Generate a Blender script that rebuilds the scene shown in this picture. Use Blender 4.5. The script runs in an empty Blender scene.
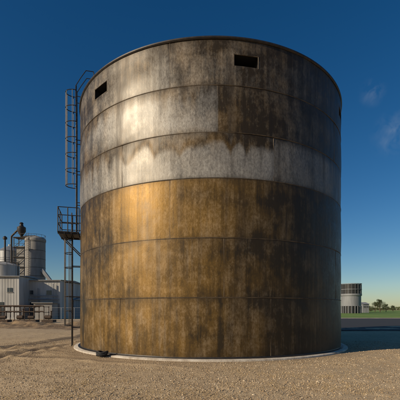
import bpy, math, random
import numpy as np
from mathutils import Vector, Matrix
random.seed(7); rng=np.random.default_rng(7)
F=359.0; CH=1.8
scene=bpy.context.scene

# ---------------------------------------------------------------- helpers
class MB:
    def __init__(s): s.v=[]; s.f=[]
    def add(s,vs,fs):
        o=len(s.v); s.v+= [tuple(v) for v in vs]; s.f+=[tuple(i+o for i in f) for f in fs]
    def box(s,c,size,rot=0.0):
        sx,sy,sz=[a/2 for a in size]; cr,sr=math.cos(rot),math.sin(rot); vs=[]
        for z in(-sz,sz):
            for x,y in((-sx,-sy),(sx,-sy),(sx,sy),(-sx,sy)):
                vs.append((c[0]+x*cr-y*sr,c[1]+x*sr+y*cr,c[2]+z))
        s.add(vs,[(3,2,1,0),(4,5,6,7),(0,1,5,4),(1,2,6,5),(2,3,7,6),(3,0,4,7)])
    def beam(s,a,b,r,n=8,r2=None,cap=True):
        a=Vector(a);b=Vector(b); d=(b-a)
        if d.length<1e-6:return
        q=d.to_track_quat('Z','Y'); r2=r if r2 is None else r2; vs=[]
        for p,rr in((a,r),(b,r2)):
            for i in range(n):
                t=2*math.pi*i/n+math.pi/n; vs.append(p+q@Vector((rr*math.cos(t),rr*math.sin(t),0)))
        fs=[(i,(i+1)%n,n+(i+1)%n,n+i) for i in range(n)]
        if cap: fs+=[tuple(range(n-1,-1,-1)),tuple(range(n,2*n))]
        s.add(vs,fs)
    def path(s,pts,r,n=6):
        for a,b in zip(pts[:-1],pts[1:]): s.beam(a,b,r,n)
    def lathe(s,c,prof,n=48,cap=True):
        vs=[];m=len(prof)
        for r,z in prof:
            for i in range(n):
                t=2*math.pi*i/n; vs.append((c[0]+r*math.cos(t),c[1]+r*math.sin(t),c[2]+z))
        fs=[]
        for j in range(m-1):
            for i in range(n):
                fs.append((j*n+i,j*n+(i+1)%n,(j+1)*n+(i+1)%n,(j+1)*n+i))
        if cap: fs+=[tuple(range(n-1,-1,-1)),tuple(range((m-1)*n,m*n))]
        s.add(vs,fs)
    def obj(s,name,mat,parent=None,smooth=False,loc=None):
        me=bpy.data.meshes.new(name); me.from_pydata(s.v,[],s.f); me.update()
        if smooth:
            for p in me.polygons: p.use_smooth=True
            try: me.set_sharp_from_angle(angle=math.radians(35))
            except Exception: pass
        o=bpy.data.objects.new(name,me); scene.collection.objects.link(o)
        me.materials.append(mat)
        if parent: o.parent=parent
        return o
def empty(name):
    o=bpy.data.objects.new(name,None); scene.collection.objects.link(o); return o
def npmesh(name,V,Fq,mat,smooth=True,parent=None):
    me=bpy.data.meshes.new(name); V=np.asarray(V,np.float32); Fq=np.asarray(Fq,np.int32)
    k=Fq.shape[1]
    me.vertices.add(len(V)); me.vertices.foreach_set('co',V.ravel())
    me.loops.add(Fq.size); me.loops.foreach_set('vertex_index',Fq.ravel())
    me.polygons.add(len(Fq)); me.polygons.foreach_set('loop_start',np.arange(0,Fq.size,k,dtype=np.int32))
    me.polygons.foreach_set('loop_total',np.full(len(Fq),k,np.int32))
    me.polygons.foreach_set('use_smooth',np.full(len(Fq),smooth))
    me.update(calc_edges=True); me.validate()
    o=bpy.data.objects.new(name,me); scene.collection.objects.link(o); me.materials.append(mat)
    if parent:o.parent=parent
    return o
_tab=rng.random((256,256))
def vn(x,y,sx,sy,off=0):
    x=np.asarray(x)/sx+17.3*off+50; y=np.asarray(y)/sy+9.7*off+50
    xi=np.floor(x).astype(int); yi=np.floor(y).astype(int); fx=x-xi; fy=y-yi
    fx=fx*fx*(3-2*fx); fy=fy*fy*(3-2*fy)
    a=_tab[xi%256,yi%256];b=_tab[(xi+1)%256,yi%256];c=_tab[xi%256,(yi+1)%256];d=_tab[(xi+1)%256,(yi+1)%256]
    return (a*(1-fx)+b*fx)*(1-fy)+(c*(1-fx)+d*fx)*fy
def fbm(x,y,sx,sy,off=0,o=4):
    t=0;w=0;a=1
    for i in range(o):
        t=t+a*vn(x,y,sx/2**i,sy/2**i,off+i*3); w+=a; a*=.55
    return t/w
def ss(a,b,x): t=np.clip((x-a)/(b-a),0,1); return t*t*(3-2*t)

# ---------------------------------------------------------------- materials
class NT:
    def __init__(s,name):
        s.m=bpy.data.materials.new(name); s.m.use_nodes=True; s.t=s.m.node_tree; s.t.nodes.clear()
        s.out=s.n('ShaderNodeOutputMaterial'); s.b=s.n('ShaderNodeBsdfPrincipled'); s.l(s.b.outputs[0],s.out.inputs[0])
        s.tc=s.n('ShaderNodeTexCoord')
    def n(s,t): return s.t.nodes.new(t)
    def l(s,a,b): s.t.links.new(a,b)
    def set(s,i,v):
        if isinstance(v,bpy.types.NodeSocket): s.l(v,i)
        else: i.default_value=v
    def map(s,scale,src=None):
        m=s.n('ShaderNodeMapping'); s.l(src or s.tc.outputs['Object'],m.inputs[0]); m.inputs['Scale'].default_value=scale; return m.outputs[0]
    def noise(s,scale,vec=None,detail=4,rough=.6):
        n=s.n('ShaderNodeTexNoise'); s.l(vec or s.tc.outputs['Object'],n.inputs['Vector'])
        n.inputs['Scale'].default_value=scale;n.inputs['Detail'].default_value=detail;n.inputs['Roughness'].default_value=rough
        return n.outputs['Fac']
    def ramp(s,fac,a,b,va=0,vb=1):
        n=s.n('ShaderNodeMapRange'); s.set(n.inputs['Value'],fac)
        for k,v in(('From Min',a),('From Max',b),('To Min',va),('To Max',vb)): n.inputs[k].default_value=v
        return n.outputs[0]
    def mix(s,f,a,b,mode='MIX'):
        n=s.n('ShaderNodeMix'); n.data_type='RGBA'; n.blend_type=mode
        s.set(n.inputs[0],f); 
        for i,v in((6,a),(7,b)):
            if isinstance(v,tuple): v=(*v,1) if len(v)==3 else v
            s.set(n.inputs[i],v)
        return n.outputs[2]
    def math(s,op,a,b=0.0,clamp=False):
        n=s.n('ShaderNodeMath'); n.operation=op; n.use_clamp=clamp; s.set(n.inputs[0],a); s.set(n.inputs[1],b); return n.outputs[0]
    def bump(s,h,dist=.01,strength=1.0):
        n=s.n('ShaderNodeBump'); s.l(h,n.inputs['Height']); n.inputs['Distance'].default_value=dist; n.inputs['Strength'].default_value=strength
        s.l(n.outputs[0],s.b.inputs['Normal'])
    def p(s,k,v): s.set(s.b.inputs[k],v)
def simple(name,c1,c2,scale=3,rough=.7,metal=0,stretch=(1,1,1),bump=.003,bs=40):
    t=NT(name); f=t.noise(scale,t.map(stretch),3,.65)
    t.p('Base Color',t.mix(t.ramp(f,.35,.65),c1,c2)); t.p('Roughness',rough); t.p('Metallic',metal)
    if bump: t.bump(t.noise(bs,None,1),bump)
    return t.m

M_concrete=simple('concrete',(.29,.28,.26),(.20,.19,.18),.6,.85,stretch=(1,1,.25),bump=0)
M_slab=simple('ring_concrete',(.60,.55,.47),(.38,.32,.25),2.5,.9,bump=.01,bs=25)
M_white=simple('white_cladding',(.46,.455,.44),(.27,.265,.25),.7,.7,stretch=(1,1,.15),bump=0)
M_grey=simple('grey_cladding',(.24,.25,.265),(.16,.165,.18),.7,.7,stretch=(1,1,.15),bump=0)
M_dark=simple('dark_opening',(.012,.012,.013),(.02,.02,.02),2,.6,bump=0)
M_steel=simple('painted_ladder_steel',(.022,.023,.026),(.05,.04,.034),6,.5,.4,bump=0)
M_rustpipe=simple('rusty_pipework',(.075,.045,.028),(.04,.028,.02),2,.8,.1,bump=0)
M_seam=simple('weld_seam_steel',(.035,.024,.014),(.10,.072,.042),3,.6,.3,bump=0)
M_vseam=simple('vertical_weld_steel',(.05,.034,.02),(.15,.11,.07),3,.55,.3,bump=0)
M_glass=simple('window_glass',(.03,.04,.05),(.04,.05,.06),2,.15,bump=0)
M_bark=simple('bark',(.09,.06,.04),(.05,.035,.025),5,.9,bump=0)
M_leaf=simple('leaves',(.04,.06,.018),(.08,.09,.03),.8,.8,bump=0)
M_rubber=simple('black_rubber',(.015,.015,.015),(.03,.03,.03),5,.6,bump=0)
M_galv=simple('galvanised_steel',(.34,.35,.36),(.23,.24,.25),3,.5,.4,stretch=(1,1,.2),bump=0)

# ---------------------------------------------------------------- TANK
R=6.5; D=19.1; TX=.50; H=11.32
ZB=np.array([0,2.2,4.3,6.4,8.0,9.66,H])
tank=empty('steel_storage_tank'); tank.location=(TX,D,0)
NA,NZ=1100,340
th=np.linspace(-180,180,NA,endpoint=False); zz=np.linspace(0.06,H,NZ)
TH,ZZ=np.meshgrid(th,zz)
course=np.clip(np.searchsorted(ZB,ZZ,side='right')-1,0,5)
CHt=(ZB[1:]-ZB[:-1])[course]
fz=(ZZ-ZB[course])/CHt
S=TH*math.pi/180*R
seams={5:-14,4:1,3:-32,2:-14,1:3,0:-33}
PW=360/7
rel=np.zeros_like(TH)
plate=np.zeros_like(TH)
for c in range(6):
    m=course==c; r=((TH-seams[c])/PW); plate[m]=(np.floor(r)+13*c)[m]; rel[m]=((r-np.floor(r))*PW)[m]
edge=np.minimum(rel,PW-rel)*math.pi/180*R
prand=_tab[(plate.astype(int)*7)%256,11]
bul=.012*np.sin(np.pi*fz)+.010*(1-np.exp(-edge/.35))
rad=R+bul+ .030*(fbm(S,ZZ,2.2,1.6,1,3)-.5)+.008*(fbm(S,ZZ,.6,.5,4,2)-.5)
T=np.radians(TH)
V=np.stack([rad*np.sin(T),-rad*np.cos(T),ZZ],-1).reshape(-1,3)
jj,ii=np.meshgrid(np.arange(NZ-1),np.arange(NA),indexing='ij')
Fq=np.stack([jj*NA+ii,jj*NA+(ii+1)%NA,(jj+1)*NA+(ii+1)%NA,(jj+1)*NA+ii],-1).reshape(-1,4)
fth=(th[ii.ravel()]+180/NA); fzz=zz[jj.ravel()]
keep=np.ones(len(Fq),bool); wins=[10+PW*1.04*k for k in (-3,-2,-1,0,1,2)]
wins=[((w+180)%360)-180 for w in wins]
WZ=10.55
for w in wins: keep&=~((abs(fth-w)<3.9)&(abs(fzz-WZ)<.20))
Fq=Fq[keep]
# weathering masks, with the shade of the right side painted in
streak=fbm(S,ZZ,.35,4.0,7,4); streak2=fbm(S,ZZ,.10,2.2,9,4); blot=fbm(S,ZZ,1.6,1.1,11,5); big=fbm(S,ZZ,4.5,1.4,13,4); fine=fbm(S,ZZ,.5,.4,17,5)
patch=fbm(S,ZZ,.8,.9,27,5)
pale=np.zeros_like(TH)
m=course==5
p=.30-.14*ss(-16,-12,TH)-.12*ss(10,50,TH)+.75*(blot-.5)+.45*(streak-.5)+.6*(big-.5)+.34*np.exp(-((TH+17)/4.5)**2)*ss(.95,.1,fz+.3*(patch-.5))-.12*ss(-40,-60,TH)
p=p+.30*np.exp(-((TH+27)/10)**2)*np.exp(-((fz-.12)/.22)**2)*(.3+1.4*patch)
pale=np.where(m,p,pale)
m=course==4
p4=.72-.25*ss(-32,-60,TH)+.85*(blot-.5)+.6*(big-.5)+.5*(patch-.5)-.50*ss(.62,1,fz+.6*(streak-.5))-.25*ss(.18,0,fz+.3*(fine-.5))+.14*np.exp(-((TH+25)/8)**2)
p4=np.where(TH>seams[4],.03+.50*(blot-.45)+.40*(streak-.5)+.40*(big-.5)+.06*ss(25,50,TH),p4)
pale=np.where(m,p4,pale)
m=course==3
ph=TH/5.3+3.6*vn(TH,ZZ*0,11,5,3)
sc=np.abs(np.sin(ph*np.pi/2+.6))
bound=.45+.42*(sc**.8)*(.3+vn(TH,ZZ*0,8,5,33))+.24*(fbm(TH,ZZ,4,.8,8,4)-.5)
lobe=.35+.8*fbm(TH,ZZ,9,1.5,45,3)
p3=.46+.60*(blot-.5)+.5*(big-.5)+.3*(patch-.5)+.22*ss(.16,-.12,fz-bound-.18*(fine-.5))-.55*lobe*np.exp(-((fz-bound-.12-.1*(fine-.5))/.13)**2)*(.4+fine)-.10*ss(.6,.95,fz)
p3=p3+.14*lobe*np.exp(-((fz-bound+.03)/.05)**2)-.20*ss(0,18,TH)*ss(bound-.1,bound+.2,fz)
p3=np.where(TH>seams[3]+PW,.46+.6*(blot-.5)+.4*(streak-.5)-.3*ss(.8,1,fz)-.08*ss(30,60,TH),p3)
p3=np.where(TH<seams[3],.60*ss(-.35,.20,(.66-fz)+.9*(blot-.5)+.30*(sc-.5)+.3*(patch-.5))+.10,p3)
p3=p3-.14*ss(.14,0,fz+.2*(streak-.5))
pale=np.where(m,p3,pale)
pale=np.where(course<3,.0+.07*ss(.56,.75,blot)+.08*ss(.58,.75,streak2)*ss(-60,-40,TH)*ss(10,-10,TH)+.12*ss(.56,.72,patch)*np.exp(-((TH+22)/9)**2),pale)
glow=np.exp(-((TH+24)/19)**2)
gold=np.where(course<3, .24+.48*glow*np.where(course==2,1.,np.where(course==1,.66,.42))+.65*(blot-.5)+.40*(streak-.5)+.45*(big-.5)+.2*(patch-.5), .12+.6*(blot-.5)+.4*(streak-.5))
gold=gold-.24*ss(0,45,TH)+.08*(prand-.5)  # gold also lowered to the right as painted shade
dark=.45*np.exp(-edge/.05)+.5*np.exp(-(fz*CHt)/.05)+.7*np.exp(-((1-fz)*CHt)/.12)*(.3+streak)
dark=dark+np.where(course<3,.36,.60)*ss(.52,.78,fbm(S,ZZ,.30,2.5,23,4))+.26*ss(.50,.75,streak2)+.40*ss(.6,0,ZZ)+.74*ss(-5,50,TH)*np.where(course==3,.5,1)+.25*(course==5)*ss(.6,1,fz)  # seam dirt and streaks, plus shade painted over the right side
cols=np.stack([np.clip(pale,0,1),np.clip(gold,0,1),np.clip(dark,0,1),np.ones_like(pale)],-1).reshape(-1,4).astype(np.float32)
t=NT('weathered_tank_steel')
a=t.n('ShaderNodeAttribute'); a.attribute_name='wear_shade'; sep=t.n('ShaderNodeSeparateColor'); t.l(a.outputs['Color'],sep.inputs[0])
nf=t.noise(2.2,t.map((1,1,.7)),5,.72); ns=t.noise(5.0,t.map((1,1,.05)),3,.7); nff=t.noise(16,t.map((1,1,.6)),4,.75)
g=t.math('ADD',sep.outputs[1],t.math('ADD',t.ramp(nf,.3,.7,-.20,.20),t.ramp(ns,.3,.7,-.17,.17)),True)
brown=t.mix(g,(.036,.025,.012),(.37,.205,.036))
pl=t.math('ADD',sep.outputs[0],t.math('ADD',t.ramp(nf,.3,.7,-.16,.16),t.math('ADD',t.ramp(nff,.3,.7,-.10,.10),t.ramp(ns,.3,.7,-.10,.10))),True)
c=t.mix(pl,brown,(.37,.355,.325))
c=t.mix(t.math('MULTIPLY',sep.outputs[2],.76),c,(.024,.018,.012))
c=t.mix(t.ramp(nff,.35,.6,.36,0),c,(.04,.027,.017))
t.p('Base Color',c); t.p('Metallic',.35)
t.p('Roughness',t.math('ADD',t.ramp(nf,.3,.7,.43,.58),t.ramp(nff,.3,.7,-.07,.09)))
t.p('Specular IOR Level',.35)
t.bump(t.noise(9,t.map((1,1,.6)),3,.8),.0045)
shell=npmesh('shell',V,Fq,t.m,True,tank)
at=shell.data.color_attributes.new('wear_shade','FLOAT_COLOR','POINT'); at.data.foreach_set('color',cols.ravel())
b=MB()
for k in range(1,6):
    z=ZB[k]; b.lathe((0,0,z),[(R-.03,-.018),(R+.012,-.018),(R+.022,-.006),(R+.022,.006),(R+.012,.018),(R-.03,.018)],240,False)
b.obj('girth_welds',M_seam,tank,True)
b=MB()
for cc,s0 in seams.items():
    for k in range(7):
        a0=math.radians(s0+PW*k); 
        d=Vector((math.sin(a0),-math.cos(a0),0))
        b.beam(d*(R-.002)+Vector((0,0,ZB[cc]+.03 if cc else .07)),d*(R-.002)+Vector((0,0,ZB[cc+1]-.03)),.013,8)
b.obj('vertical_welds',M_vseam,tank,True)
b=MB()
b.lathe((0,0,H),[(R-.06,-.05),(R+.03,-.05),(R+.065,-.015),(R+.065,.03),(R-.06,.03)],240,False)
b.lathe((0,0,.06),[(R-.05,0),(R+.12,0),(R+.12,.02),(R+.02,.02),(R+.012,.05)],240,False)
b.obj('rim_angle',M_steel,tank,True)
b=MB(); b.lathe((0,0,0),[(R-.08,H-.12),(3,H+.05),(.2,H+.2)],96,False); b.add([(.3*math.cos(i),.3*math.sin(i),H+.2) for i in np.linspace(0,2*math.pi,12,endpoint=False)],[tuple(range(12))])  # unseen cone added to block the sky and keep the inside dark
b.obj('light_block_cone',M_grey,tank)
b=MB()
fr=MB()
for w in wins:
    a0=math.radians(w); d=Vector((math.sin(a0),-math.cos(a0),0)); tn=Vector((math.cos(a0),math.sin(a0),0)); up=Vector((0,0,1))
    def q(u,dd,v): return d*(R+dd)+tn*u+up*(WZ+v)
    W,Hh=.46,.22
    vs=[q(sx*W,dd,sz*Hh) for dd in(-.04,-.7) for sx,sz in((-1,-1),(1,-1),(1,1),(-1,1))]
    b.add(vs,[(4,5,6,7),(0,1,5,4),(1,2,6,5),(2,3,7,6),(3,0,4,7)])
    for s1,s2 in(((-1,-1),(1,-1)),((1,-1),(1,1)),((1,1),(-1,1)),((-1,1),(-1,-1))):
        fr.beam(q(s1[0]*W,-.01,s1[1]*Hh),q(s2[0]*W,-.01,s2[1]*Hh),.02,6)
b.obj('overflow_vent_recess',M_dark,tank); fr.obj('overflow_vent_frame',M_seam,tank)

# foundation ring
b=MB(); b.lathe((0,0,0),[(R-.4,-.2),(R+.33,-.2),(R+.31,.035),(R+.28,.055),(R-.4,.058)],240,False)
fo=b.obj('foundation_ring',M_slab,tank,True)
hs=empty('drain_hose'); a0=math.radians(-37); hp=Vector((TX,D,0))+Vector((math.sin(a0),-math.cos(a0),0))*(R+.5)
b=MB()
for k in range(3):
    pts=[]
    for i in range(25):
        t_=2*math.pi*i/24; rr=.17+.03*(k%2)
        pts.append(hp+Vector((rr*math.cos(t_)+.03*k,rr*.8*math.sin(t_),.06+.06*k+.025*math.sin(2*t_+k))))
    b.path(pts,.034,8)
b.path([hp+Vector((.2,0,.06)),hp+Vector((.45,.05,.06)),hp+Vector((.6,.3,.08))],.032,8)
b.obj('coiled_hose',M_rubber,hs,True)
b=MB(); b.beam(hp+Vector((.6,.3,.08)),hp+Vector((.55,.75,.25)),.05,12); b.beam(hp+Vector((.55,.75,.25)),hp+Vector((.55,.80,.25)),.09,16)
b.obj('coupling',M_steel,hs,True)

# ---------------------------------------------------------------- LADDER
lad=empty('caged_access_ladder')
az=math.radians(-75.5); n=Vector((math.sin(az),-math.cos(az),0)); tn=Vector((-n.y,n.x,0)) 
base=Vector((TX,D,0))+n*R; up=Vector((0,0,1))
def L(o,s,z): return base+n*o+tn*s+up*z
b=MB()
ztop=12.5; zpl=5.4; LO=.20; LW=.24
for s in(-.23,.23): b.beam(L(LO,s,zpl),L(LO,s,ztop),.026,6)
z=zpl+.2
while z<H+.1: b.beam(L(LO,-.23,z),L(LO,.23,z),.014,6); z+=.3
for s in(-.62,-.18): b.beam(L(LO+LW,s,0.0),L(LO+LW,s,zpl+1.1),.026,6)
z=.3
while z<zpl: b.beam(L(LO+LW,-.62,z),L(LO+LW,-.18,z),.014,6); z+=.3
b.obj('rails_and_rungs',M_steel,lad)
b=MB()
def cage(s0,o0,z0,z1,depth=.68,half=.36):
    hoops=int((z1-z0)/.85)+1; arc=[]
    for i in range(13):
        t_=math.pi*i/12; arc.append((o0+depth*math.sin(t_)**.8,s0-half*math.cos(t_)))
    for h in range(hoops+1):
        zz_=z0+(z1-z0)*h/hoops
        b.path([L(o,s,zz_) for o,s in arc],.020,5)
    for i in(1,4,6,8,11): 
        o,s=arc[i]; b.beam(L(o,s,z0),L(o,s,z1),.015,5)
cage(0,LO,zpl+2.35,ztop-.25,.50,.33)
cage(-.40,LO+LW,1.0,zpl-.15,.36,.30)
b.obj('safety_cage',M_steel,lad)
b=MB()
for z in np.arange(.9,H,1.5):
    for s in(-.23,.23):
        if z>zpl: b.beam(L(-.02,s,z),L(LO,s,z),.02,5)
    if z<zpl:
        for s in(-.62,-.18): b.beam(L(-.05,s,z),L(LO+LW,s,z),.022,5)
for s in(-.30,.30):
    b.path([L(LO,s,H-.6),L(LO+.02,s,ztop-.05),L(LO-.2,s,ztop+.35),L(-.25,s,ztop+.75),L(-.60,s,ztop+.75),L(-.8,s,H-.1)],.020,6)
    b.path([L(LO,s,H+.65),L(-.72,s,H+.55)],.018,6)
b.obj('brackets_and_grab_rails',M_steel,lad)
b=MB()
b.box(L(.53,-.15,zpl),(.95,1.5,.06),az+math.pi/2)
for o in np.arange(.1,1.0,.3): b.beam(L(o,-.9,zpl-.06),L(o,.6,zpl-.06),.035,4)
for s in(-.85,.5): 
    b.beam(L(0,s,zpl-1.0),L(.95,s,zpl-.05),.035,4); b.beam(L(0,s,zpl-.06),L(1.0,s,zpl-.06),.04,4)
for o,s in((.05,.6),(.98,.6),(.98,-.15),(.98,-.9),(.05,-.9),(.55,.6)): b.beam(L(o,s,zpl),L(o,s,zpl+1.15),.024,6)
for hz in(.4,.78,1.15): b.path([L(.05,.6,zpl+hz),L(.98,.6,zpl+hz),L(.98,-.9,zpl+hz),L(.05,-.9,zpl+hz)],.020,6)
b.obj('rest_platform',M_steel,lad)

# ---------------------------------------------------------------- GROUND
def gridax(lo,hi,near0,near1,step,nfar):
    near=np.arange(near0,near1,step)
    a=near0-np.geomspace(step,near0-lo,nfar)[::-1]; c=near1+np.geomspace(step,hi-near1,nfar)
    return np.concatenate([a,near,c])
gx=gridax(-3500,3500,-13,14,.055,60); gy=gridax(-300,5000,5.5,26,.055,70)
GX,GY=np.meshgrid(gx,gy)
rt=np.hypot(GX-TX,GY-D)
far=ss(60,25,np.hypot(GX,GY-12))
fade=far*ss(R+.2,R+1.6,rt)
gz=fade*(.13*(fbm(GX,GY,4.5,3,31,3)-.5)+.045*(fbm(GX,GY,.9,.6,35,4)-.5)+.022*(fbm(GX,GY,.22,.18,41,3)-.5))
tr=np.zeros_like(GX)  # wheel tracks, their dark colour also painting shadow streaks on the ground
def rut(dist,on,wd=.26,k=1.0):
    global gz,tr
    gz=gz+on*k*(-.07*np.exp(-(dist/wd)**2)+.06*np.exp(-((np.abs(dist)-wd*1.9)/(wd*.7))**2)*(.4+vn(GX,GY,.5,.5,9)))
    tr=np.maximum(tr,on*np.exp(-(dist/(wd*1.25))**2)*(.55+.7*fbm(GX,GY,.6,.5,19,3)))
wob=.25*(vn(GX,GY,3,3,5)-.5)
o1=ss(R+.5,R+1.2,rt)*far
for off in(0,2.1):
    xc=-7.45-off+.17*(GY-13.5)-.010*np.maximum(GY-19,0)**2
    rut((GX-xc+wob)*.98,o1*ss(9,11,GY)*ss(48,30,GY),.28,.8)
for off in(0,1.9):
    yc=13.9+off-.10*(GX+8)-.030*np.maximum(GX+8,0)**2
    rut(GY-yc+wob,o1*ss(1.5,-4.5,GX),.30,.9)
gz-=.012
V=np.stack([GX,GY,gz],-1).reshape(-1,3); nx=len(gx);ny=len(gy)
jj,ii=np.meshgrid(np.arange(ny-1),np.arange(nx-1),indexing='ij')
Fq=np.stack([jj*nx+ii,jj*nx+ii+1,(jj+1)*nx+ii+1,(jj+1)*nx+ii],-1).reshape(-1,4)
t=NT('dry_gravel_soil')
a=t.n('ShaderNodeAttribute'); a.attribute_name='track_shadow'; sep=t.n('ShaderNodeSeparateColor'); t.l(a.outputs['Color'],sep.inputs[0])
n1=t.noise(.35,None,3,.6); n2=t.noise(2.2,None,4,.75); n3=t.noise(28,None,3,.75)
c=t.mix(t.ramp(n1,.38,.62),(.46,.325,.18),(.57,.42,.245))
c=t.mix(t.ramp(n2,.42,.66,0,.85),c,(.33,.22,.115)); 
c=t.mix(t.ramp(n3,.40,.66,0,.8),c,(.66,.52,.33)); c=t.mix(t.ramp(n3,.48,.34,0,.75),c,(.15,.10,.052))
c=t.mix(t.math('MULTIPLY',sep.outputs[0],.9),c,(.10,.066,.038))  # darkens the ruts and the painted shadow streaks
c=t.mix(t.math('MULTIPLY',sep.outputs[1],.55),c,(.18,.12,.07))
t.p('Base Color',c); t.p('Roughness',.95)
t.bump(t.noise(28,None,2,.75),.03)
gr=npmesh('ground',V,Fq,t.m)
base_soil=np.exp(-np.clip(rt-R-.3,0,9)/.7)*(.4+fbm(GX,GY,.8,.8,77,3))  # disturbed soil, darker towards the tank base
cc=np.stack([np.clip(tr,0,1),np.clip(base_soil,0,1),0*tr,0*tr+1],-1).reshape(-1,4).astype(np.float32)
at=gr.data.color_attributes.new('track_shadow','FLOAT_COLOR','POINT'); at.data.foreach_set('color',cc.ravel())
def lookup(A,x,y):
    xi=np.clip(np.searchsorted(gx,x)-1,0,nx-2); yi=np.clip(np.searchsorted(gy,y)-1,0,ny-2); return A[yi,xi]
def gheight(x,y): return lookup(gz,x,y)
# gravel stones
NS=90000
sx=rng.uniform(-10.5,11,NS); sy=6.3+14*rng.random(NS)**1.5
ok=(np.abs(sx)<sy*.60+.5)&(np.hypot(sx-TX,sy-D)>R+.4)&(fbm(sx,sy,1.4,.8,51,3)+.40*rng.random(NS)-.012*np.clip(sy-8,0,6)>.56)&(lookup(tr,sx,sy)<.35+.3*rng.random(NS)); sx=sx[ok];sy=sy[ok]
ico=[(0,0,1),(.89,0,.45),(.28,.85,.45),(-.72,.53,.45),(-.72,-.53,.45),(.28,-.85,.45),(.72,.53,-.45),(-.28,.85,-.45),(-.89,0,-.45),(-.28,-.85,-.45),(.72,-.53,-.45),(0,0,-1)]
icf=np.array([(0,1,2),(0,2,3),(0,3,4),(0,4,5),(0,5,1),(1,6,2),(2,7,3),(3,8,4),(4,9,5),(5,10,1),(2,6,7),(3,7,8),(4,8,9),(5,9,10),(1,10,6),(11,7,6),(11,8,7),(11,9,8),(11,10,9),(11,6,10)])
ns=len(sx); r=.006+.014*rng.random(ns)**3+.015*(rng.random(ns)>.997)
IV=np.array(ico)[None]*(1+.35*(rng.random((ns,12,1))-.5))*r[:,None,None]*np.stack([rng.uniform(.8,1.6,ns),rng.uniform(.8,1.3,ns),rng.uniform(.5,.9,ns)],-1)[:,None,:]
an=rng.uniform(0,6.28,ns); ca,sa=np.cos(an)[:,None],np.sin(an)[:,None]
X=IV[...,0]*ca-IV[...,1]*sa+sx[:,None]; Y=IV[...,0]*sa+IV[...,1]*ca+sy[:,None]; Z=IV[...,2]+(gheight(sx,sy)+r*.3)[:,None]
t=NT('pebbles'); g_=t.n('ShaderNodeNewGeometry')
cr=t.n('ShaderNodeValToRGB'); t.l(g_.outputs['Random Per Island'],cr.inputs[0])
cr.color_ramp.elements[0].color=(.22,.155,.09,1); cr.color_ramp.elements[1].color=(.64,.54,.39,1)
e=cr.color_ramp.elements.new(.6); e.color=(.47,.345,.205,1)
t.p('Base Color',cr.outputs[0]); t.p('Roughness',.9); M_peb=t.m
npmesh('gravel',np.stack([X,Y,Z],-1).reshape(-1,3),(icf[None]+12*np.arange(ns)[:,None,None]).reshape(-1,3),M_peb,False)
# dry grass / straw
NG=3800
cx=rng.uniform(-8,9,NG); cy=6.3+4.5*rng.random(NG)**1.8
ok=(fbm(cx,cy,1.8,.8,61,3)+.14*rng.random(NG)-.035*(cy-6.3)>.50)&(np.hypot(cx-TX,cy-D)>R+.8); cx=cx[ok];cy=cy[ok]
nb=8; bx=np.repeat(cx,nb)+rng.normal(0,.06,len(cx)*nb); by=np.repeat(cy,nb)+rng.normal(0,.06,len(cx)*nb); N=len(bx)
hh=rng.uniform(.01,.065,N); aa=rng.uniform(0,6.28,N); ln=rng.uniform(.3,2.2,N)*hh; w=.003
gzb=gheight(bx,by)-.004; ux,uy=np.cos(aa),np.sin(aa)
p0=np.stack([bx-uy*w,by+ux*w,gzb],-1);p1=np.stack([bx+uy*w,by-ux*w,gzb],-1)
p2=np.stack([bx+ux*ln*.4+uy*w*.8,by+uy*ln*.4-ux*w*.8,gzb+hh*.65],-1);p3=np.stack([bx+ux*ln*.4-uy*w*.8,by+uy*ln*.4+ux*w*.8,gzb+hh*.65],-1)
p4=np.stack([bx+ux*ln,by+uy*ln,gzb+hh],-1);p5=p4+np.array([.001,0,0])
V=np.stack([p0,p1,p2,p3,p4,p5],1).reshape(-1,3); o=6*np.arange(N)[:,None]
Fq=np.concatenate([o+np.array([0,1,2,3]),o+np.array([3,2,5,4])])
M_straw=simple('dry_grass_blades',(.56,.42,.22),(.36,.25,.12),3,.85,bump=0)
npmesh('dry_grass',V,Fq,M_straw,False)

# far sheets
t=NT('green_crop'); n1=t.noise(.05,t.map((1,.3,1)),3,.7); n2=t.noise(.8,None,2)
c=t.mix(t.ramp(n1,.35,.65),(.10,.19,.018),(.17,.26,.03)); c=t.mix(t.ramp(n2,.4,.7,0,.4),c,(.06,.10,.015)); t.p('Base Color',c); t.p('Roughness',.9)
def sheet(name,pts,z,mat):
    me=bpy.data.meshes.new(name); me.from_pydata([(x,y,z) for x,y in pts],[],[tuple(range(len(pts)))]); o=bpy.data.objects.new(name,me); scene.collection.objects.link(o); me.materials.append(mat); return o
sheet('crop_field',[(14,72),(420,72),(900,520),(30,520)],.03,t.m)
M_asph=simple('asphalt',(.016,.017,.021),(.024,.024,.028),.8,.9,bump=0)
sheet('asphalt_road',[(8,30),(160,26),(160,68),(8,68)],.012,M_asph)
M_mark=simple('road_paint',(.18,.18,.17),(.08,.08,.075),4,.7,bump=0)
b=MB(); b.box((84,68.6,.02),(150,.2,.2)); b.obj('kerb',M_concrete)
mk=MB()
for k in range(16): mk.add([(12+9*k,59.96,.017),(16+9*k,59.96,.017),(16+9*k,60.04,.017),(12+9*k,60.04,.017)],[(0,1,2,3)])
mk.obj('road_marking',M_mark)

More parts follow.
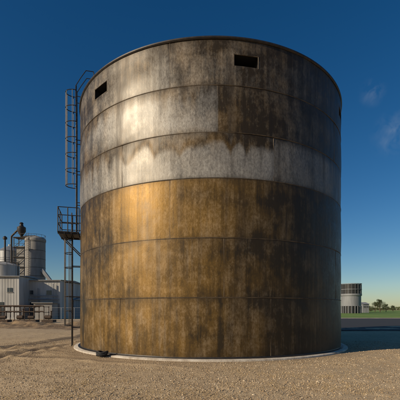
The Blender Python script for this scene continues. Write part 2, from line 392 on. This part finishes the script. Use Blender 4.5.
# ---------------------------------------------------------------- LEFT PLANT
def at_px(px,d): return (px-200)/F*d
def z_px(py,d): return CH+(309-py)/F*d
s=empty('grain_silo'); d=85; x=at_px(35.5,d); top=z_px(239,d); rr=2.2
b=MB(); b.lathe((x,d,0),[(rr,0),(rr,top-.6),(rr+.12,top-.6),(rr+.12,top-.1),(rr*.9,top+.25),(.3,top+.75)],40)
b.obj('silo_body',M_concrete,s,True)
b=MB()
for k in range(9): b.lathe((x,d,1.5+k*2),[(rr+.004,-.04),(rr+.03,-.04),(rr+.03,.04),(rr+.004,.04)],40,False)
for k in range(12):
    t_=2*math.pi*k/12; b.beam((x+(rr)*math.cos(t_),d+rr*math.sin(t_),top),(x+rr*math.cos(t_),d+rr*math.sin(t_),top+.8),.03,4)
b.lathe((x,d,top+.78),[(rr-.03,0),(rr+.03,0),(rr+.03,.05),(rr-.03,.05)],32,False)
b.beam((x-.9,d-rr-.15,0),(x-.9,d-rr-.15,top+1),.05,4);b.beam((x-.5,d-rr-.15,0),(x-.5,d-rr-.15,top+1),.05,4)
for k in range(36): b.beam((x-.9,d-rr-.15,.4+.5*k),(x-.5,d-rr-.15,.4+.5*k),.03,4)
b.obj('hoops_ladder_railing',M_steel,s)
s=empty('grain_silo'); d=92; x=at_px(10,d); top=z_px(252,d); rr=2.9
b=MB(); b.lathe((x,d,0),[(rr,0),(rr,top),(rr+.1,top),(rr*.55,top+1.0),(.4,top+1.5),(.4,top+1.9)],40); b.obj('silo_body',M_galv,s,True)
b=MB()
for k in range(14): b.lathe((x,d,1+k*1.05),[(rr+.003,-.04),(rr+.06,-.04),(rr+.06,.04),(rr+.003,.04)],40,False)
b.obj('stiffener_rings',M_grey,s)
s=empty('elevator_tower'); d=88; x0=at_px(16,d); x1=at_px(27,d); top=z_px(238,d)
b=MB()
for xx in(x0,x1):
    for yy in(d-1,d+1.4): b.beam((xx,yy,0),(xx,yy,top),.11,4)
z=2.4
while z<top+.1:
    b.box(((x0+x1)/2,d+.2,z),(x1-x0+.5,2.9,.12))
    for yy in(d-1,d+1.4): b.beam((x0,yy,z-2.4),(x1,yy,z),.06,4)
    b.beam((x0,d-1.02,z+.9),(x1,d-1.02,z+.9),.05,4); z+=2.4
b.obj('steel_frame',M_steel,s)
b=MB(); xm=(x0+x1)/2
b.lathe((xm,d,top),[(.25,0),(.3,.5),(1.0,1.6),(1.0,2.6),(.5,2.9),(.35,3.4),(.5,3.5),(.3,3.8)],20)
b.beam((xm-.6,d,top+2.3),(xm-3.0,d+1,top+.6),.22,10); b.beam((xm-3.0,d+1,top+.6),(xm-3.0,d+1,top-8),.22,10)
b.beam((xm+.5,d,top+.3),(at_px(35,85),85,z_px(236,85)),.22,8)
b.obj('cyclone_and_ducts',M_steel,s,True)
b=MB(); b.box((xm,d+.2,top*.45),(2.0,2.0,top*.88)); b.obj('elevator_leg_housing',M_concrete,s)
s=empty('vent_stack'); d=80; x=at_px(5,d); top=z_px(236,d)
b=MB(); b.lathe((x,d,0),[(.3,0),(.2,top-2),(.2,top-.8),(.45,top-.7),(.45,top-.3),(.1,top)],16); b.obj('stack_pipe',M_steel,s,True)
b=MB(); b.beam((x,d,top*.7),(x-5,d+3,0),.03,4); b.beam((x,d,top*.7),(x+5,d+3,0),.03,4); b.obj('guy_wires',M_steel,s)
s=empty('white_process_tank'); d=74; x=at_px(4,d); top=z_px(266,d); rr=2.9
b=MB(); b.lathe((x,d,0),[(rr,0),(rr,top),(rr+.08,top+.02),(rr*.5,top+.7),(.2,top+.9)],40); b.obj('tank_body',M_white,s,True)
b=MB(); 
for k in range(14):
    t_=2*math.pi*k/14; b.beam((x+rr*math.cos(t_),d+rr*math.sin(t_),top),(x+rr*math.cos(t_),d+rr*math.sin(t_),top+1),.035,4)
for hz in(.5,1.0): b.lathe((x,d,top+hz),[(rr-.03,0),(rr+.03,0),(rr+.03,.06),(rr-.03,.06)],32,False)
b.beam((x+rr+.3,d-.6,0),(x+rr+.3,d-.6,top+.6),.12,8); b.beam((x+rr+.3,d-.6,top+.6),(x+1,d-.6,top+.6),.12,8)
b.obj('railing_and_downpipe',M_steel,s)
def shed(name,px0,px1,pyt,d,depth,matw,nwin=4,door=True,pitch=.9):
    s=empty(name); x0=at_px(px0,d);x1=at_px(px1,d);h=z_px(pyt,d)
    b=MB(); b.box(((x0+x1)/2,d+depth/2,h/2),(x1-x0,depth,h))
    nrib=int((x1-x0)/.5)
    for k in range(nrib): b.box((x0+.25+k*.5,d-.015,h/2+.2),(.06,.03,h-.4))
    b.obj('walls',matw,s)
    b=MB(); e=.3; y0,y1=d-e,d+depth+e; X0,X1=x0-e,x1+e; ym=d+depth/2
    vs=[(X0,y0,h+.01),(X1,y0,h+.01),(X1,ym,h+pitch),(X0,ym,h+pitch),(X0,y1,h+.01),(X1,y1,h+.01)]
    b.add(vs,[(0,1,2,3),(3,2,5,4),(0,3,4),(1,5,2)]); b.box(((X0+X1)/2,y0-.06,h-.06),(X1-X0,.12,.14)); b.obj('roof',M_grey,s)
    b=MB(); f=MB()
    for k in range(nwin):
        xx=x0+(k+.6)*(x1-x0)/(nwin+.2)
        b.box((xx,d-.05,h*.68),(.9,.06,.7)); f.box((xx,d-.06,h*.68-.42),(1.1,.14,.08)); f.box((xx,d-.09,h*.68),(.05,.03,.7))
    if door: b.box((x0+(x1-x0)*.35,d-.055,1.5),(2.2,.07,2.98))
    b.obj('windows_and_door',M_glass,s); f.obj('sills',M_concrete,s); return s
shed('warehouse',20,60,280,66,14,M_white,2,True,.4)
s=empty('wall_services'); b=MB()
for px,h_ in((24,6.6),(38,5.6),(53,6.4)): b.beam((at_px(px,65.6),65.6,0),(at_px(px,65.6),65.6,h_),.09,8)
b.beam((at_px(22,65.4),65.4,3.6),(at_px(58,65.4),65.4,3.6),.14,8); b.beam((at_px(30,65.4),65.4,4.2),(at_px(58,65.4),65.4,4.2),.08,8)
b.obj('pipes_on_wall',M_grey,s,True)
b=MB(); b.box((at_px(46,64),64,1.4),(3.2,2.6,2.8)); b.box((at_px(46,64),63.9,2.87),(3.7,3.1,.12)); b.obj('lean_to',M_concrete,s)
shed('pump_house',-14,19,276,62,8,M_white,2,True,.4)
shed('low_shed',40,74,300,72,10,M_grey,3,False)
s=empty('conveyor_gallery'); b=MB(); A=Vector((at_px(42,84),84,11.0)); B=Vector((at_px(68,84),84,3.0)); b.beam(A,B,.5,4); b.obj('gallery',M_grey,s)
b=MB(); 
for f_ in(.3,.7):
    p_=A.lerp(B,f_); b.beam((p_.x-.5,84,0),(p_.x,84,p_.z),.1,4); b.beam((p_.x+.5,84,0),(p_.x,84,p_.z),.1,4)
b.obj('trestles',M_steel,s)
s=empty('pipe_rack'); d=52; b=MB()
xs=np.linspace(at_px(-25,d),at_px(44,d),8)
for k,xx in enumerate(xs):
    hh_=2.2
    for yy in(d,d+1.6): b.beam((xx,yy,0),(xx,yy,hh_),.06,4)
    b.beam((xx,d-.3,1.3),(xx,d+1.9,1.3),.05,4); b.beam((xx,d-.3,hh_-.1),(xx,d+1.9,hh_-.1),.05,4)
b.obj('rack_frames',M_rustpipe,s)
b=MB()
for k,(yy,zz_,r_) in enumerate([(d-.1,2.23,.08),(d+.5,2.25,.11),(d+1.4,2.22,.08),(d,1.42,.07),(d+.9,1.44,.09)]): b.beam((xs[0]-4,yy,zz_),(xs[-1]-.6*(k%3),yy,zz_),r_,10)
b.obj('pipes',M_rustpipe,s,True)
s=empty('pump_skid'); b=MB()
for k in range(4):
    xx=at_px(4+k*14+3*(k%2),48); hsk=.8+.25*(k%3); b.box((xx,48,.2),(1.5,1.2,.3)); b.beam((xx-.5,48,.7),(xx+.3,48,.7),.22+.05*(k%2),14); b.beam((xx+.3,48,.7),(xx+.3,48,.7+hsk),.08,8); b.lathe((xx+.3,48,.7+hsk),[(.22,0),(.22,.05)],12)
b.obj('pumps',M_rustpipe,s)
s=empty('chain_link_fence'); b=MB(); 
xs=np.linspace(-46,-11.5,18)
for xx in xs: b.beam((xx,56,0),(xx,56,2.0),.035,5)
b.beam((xs[0],56,2),(xs[-1],56,2),.025,4)
for k in range(7): b.beam((xs[0],56,.25+.25*k),(xs[-1],56,.25+.25*k),.008,3)
b.obj('posts_and_wires',M_galv,s)
nxh,nyh=200,36
HX,HY=np.meshgrid(np.linspace(-40,-9,nxh),np.linspace(31,42,nyh))
HZ=-.05+np.exp(-((HY-36.5)/2.2)**2)*ss(-9,-13,HX)*(.05+1.1*fbm(HX,HY,2,1.6,91,5)**1.8)+.16*(fbm(HX,HY,.6,.6,93,3)-.5)*np.exp(-((HY-36.5)/2)**2)
j2,i2=np.meshgrid(np.arange(nyh-1),np.arange(nxh-1),indexing='ij')
npmesh('dirt_berm',np.stack([HX,HY,HZ],-1).reshape(-1,3),np.stack([j2*nxh+i2,j2*nxh+i2+1,(j2+1)*nxh+i2+1,(j2+1)*nxh+i2],-1).reshape(-1,4),simple('berm_soil',(.12,.08,.045),(.32,.22,.12),1.5,.95,bump=.03,bs=8))

# ---------------------------------------------------------------- RIGHT SIDE
s=empty('cooling_tower'); d=150; x=at_px(351,d); top=z_px(284,d); rr=4.2
b=MB(); b.lathe((x,d,0),[(rr*.93,3.0),(rr*.93,top*.58),(rr,top*.60),(rr,top*.66),(rr*.96,top*.66)],40,False); b.obj('casing',M_grey,s,True)
b=MB(); b.lathe((x,d,0),[(rr*.93,top*.66),(rr*.93,top*.985),(rr*.2,top*.985)],40); b.lathe((x,d,0),[(rr*.86,.0),(rr*.86,3.0)],40); b.obj('louvre_core',M_dark,s,True)
b=MB()
for k in range(20):
    t_=2*math.pi*k/20; cx_,cy_=math.cos(t_),math.sin(t_)
    b.beam((x+rr*.97*cx_,d+rr*.97*cy_,top*.66),(x+rr*.97*cx_,d+rr*.97*cy_,top),.08,4)
    b.beam((x+rr*.93*cx_,d+rr*.93*cy_,0),(x+rr*.93*cx_,d+rr*.93*cy_,3.1),.18,4)
for z in(.80,.99): b.lathe((x,d,top*z),[(rr*.96,0),(rr*1.0,0),(rr*1.0,.2),(rr*.96,.2)],40,False)
b.obj('columns_and_rings',M_grey,s)
shed('farm_shed',363,369,304,170,8,M_grey,2,False)

def tree(x,y,h,seed):
    rg=random.Random(seed); s=empty('tree'); b=MB()
    b.beam((x,y,0),(x+.1,y,h*.35),h*.035,8,h*.024); b.beam((x+.1,y,h*.35),(x,y,h*.8),h*.024,8,h*.008)
    cl=[]
    for k in range(12):
        t_=k*2.4+rg.random(); z0=h*rg.uniform(.12,.6); e=Vector((x+math.cos(t_)*h*rg.uniform(.15,.33),y+math.sin(t_)*h*rg.uniform(.15,.33),z0+h*rg.uniform(.03,.26)))
        b.beam((x,y,z0),e,h*.014,5,h*.005); cl.append((e,h*rg.uniform(.13,.20)))
    for k in range(7): cl.append((Vector((x+rg.uniform(-.14,.14)*h,y+rg.uniform(-.14,.14)*h,h*rg.uniform(.5,.9))),h*rg.uniform(.08,.14)))
    b.obj('trunk_and_limbs',M_bark,s)
    b=MB()
    for c_,r_ in cl:
        for _ in range(120):
            v=Vector((rg.gauss(0,1),rg.gauss(0,1),rg.gauss(0,.8))); v=v.normalized()*r_*rg.random()**.4
            p_=c_+v; a_=Vector((rg.gauss(0,1),rg.gauss(0,1),rg.gauss(0,1))).normalized(); bb=a_.orthogonal().normalized(); sz=h*.024
            if p_.z<.2: continue
            b.add([p_-a_*sz,p_+bb*sz*.6,p_+a_*sz,p_-bb*sz*.6],[(0,1,2,3)])
    b.obj('foliage',M_leaf,s)
for k,(px,d,h) in enumerate([(375,210,6.0),(380,205,7.6),(386,215,5.2),(393,240,4.6),(370,220,4.0)]): tree(at_px(px,d),d,h,k)
tree(at_px(65,150),150,7,21); tree(at_px(70,160),160,6,22)
N=26000; lx=rng.uniform(-900,900,N); ly=620+rng.normal(0,12,N)
hg=2.0+6.5*np.clip(fbm(lx,lx*0,38,1,71,4)-.32,0,1)*1.6
lz=hg*rng.random(N)**.8; a1=rng.normal(0,1,(N,3)); a1/=np.linalg.norm(a1,axis=1)[:,None]; a2=np.cross(a1,rng.normal(0,1,(N,3))); a2/=np.linalg.norm(a2,axis=1)[:,None]
pp=np.stack([lx,ly,lz],-1); sz=rng.uniform(.5,1.2,N)[:,None]
V=np.stack([pp-a1*sz,pp+a2*sz,pp+a1*sz,pp-a2*sz],1).reshape(-1,3)
npmesh('distant_treeline',V,np.arange(4*N).reshape(-1,4),M_leaf,False)

# ---------------------------------------------------------------- LIGHT / SKY
AZ=240; EL=24
w=bpy.data.worlds.new('World'); scene.world=w; w.use_nodes=True; nt=w.node_tree; nt.nodes.clear()
sk=nt.nodes.new('ShaderNodeTexSky'); sk.sky_type='NISHITA'; sk.sun_disc=False; sk.sun_elevation=math.radians(EL); sk.sun_rotation=math.radians(AZ)
sk.altitude=200; sk.air_density=1.0; sk.dust_density=.4; sk.ozone_density=3.0
hs_=nt.nodes.new('ShaderNodeHueSaturation'); hs_.inputs['Saturation'].default_value=1.34; hs_.inputs['Hue'].default_value=.502; nt.links.new(sk.outputs[0],hs_.inputs['Color'])
tc=nt.nodes.new('ShaderNodeTexCoord')
def wmask(px,py,rad):
    v=Vector(((px-200)/F,1,(309-py)/F)).normalized()
    dn=nt.nodes.new('ShaderNodeVectorMath'); dn.operation='DISTANCE'; nt.links.new(tc.outputs['Generated'],dn.inputs[0]); dn.inputs[1].default_value=v
    mr=nt.nodes.new('ShaderNodeMapRange'); mr.interpolation_type='SMOOTHSTEP'; nt.links.new(dn.outputs['Value'],mr.inputs[0]); mr.inputs[1].default_value=0; mr.inputs[2].default_value=rad; mr.inputs[3].default_value=1; mr.inputs[4].default_value=0
    return mr.outputs[0]
ma=nt.nodes.new('ShaderNodeMath'); ma.operation='ADD'; nt.links.new(wmask(373,92,.035),ma.inputs[0]); nt.links.new(wmask(395,134,.06),ma.inputs[1])
nz=nt.nodes.new('ShaderNodeTexNoise'); nz.inputs['Scale'].default_value=26; nz.inputs['Detail'].default_value=5; nz.inputs['Distortion'].default_value=.8; nt.links.new(tc.outputs['Generated'],nz.inputs['Vector'])
mr=nt.nodes.new('ShaderNodeMapRange'); nt.links.new(nz.outputs['Fac'],mr.inputs[0]); mr.inputs[1].default_value=.42; mr.inputs[2].default_value=.75; mr.inputs[3].default_value=0; mr.inputs[4].default_value=.26
mu=nt.nodes.new('ShaderNodeMath'); mu.operation='MULTIPLY'; nt.links.new(ma.outputs[0],mu.inputs[0]); nt.links.new(mr.outputs[0],mu.inputs[1])
mx=nt.nodes.new('ShaderNodeMix'); mx.data_type='RGBA'; nt.links.new(mu.outputs[0],mx.inputs[0]); nt.links.new(hs_.outputs[0],mx.inputs[6]); mx.inputs[7].default_value=(5,6,7,1)
bg=nt.nodes.new('ShaderNodeBackground'); bg.inputs[1].default_value=.07; nt.links.new(mx.outputs[2],bg.inputs[0])
wo=nt.nodes.new('ShaderNodeOutputWorld'); nt.links.new(bg.outputs[0],wo.inputs[0])
sd=Vector((math.sin(math.radians(AZ))*math.cos(math.radians(EL)),math.cos(math.radians(AZ))*math.cos(math.radians(EL)),math.sin(math.radians(EL))))
sl=bpy.data.lights.new('sun','SUN'); sl.energy=4.5; sl.angle=math.radians(.5); sl.color=(1,.83,.60)
so=bpy.data.objects.new('sun',sl); so.rotation_euler=sd.to_track_quat('Z','Y').to_euler(); so.location=(-30,-20,30); scene.collection.objects.link(so)
# ---------------------------------------------------------------- CAMERA
cam=bpy.data.cameras.new('camera'); cam.sensor_width=36; cam.lens=F/400*36; cam.shift_y=109/400; cam.clip_end=9000; cam.clip_start=.1
co=bpy.data.objects.new('camera',cam); co.location=(0,0,CH); co.rotation_euler=(math.radians(90),0,0); scene.collection.objects.link(co); scene.camera=co
scene.view_settings.view_transform='Standard'; scene.view_settings.look='None'; scene.view_settings.exposure=0
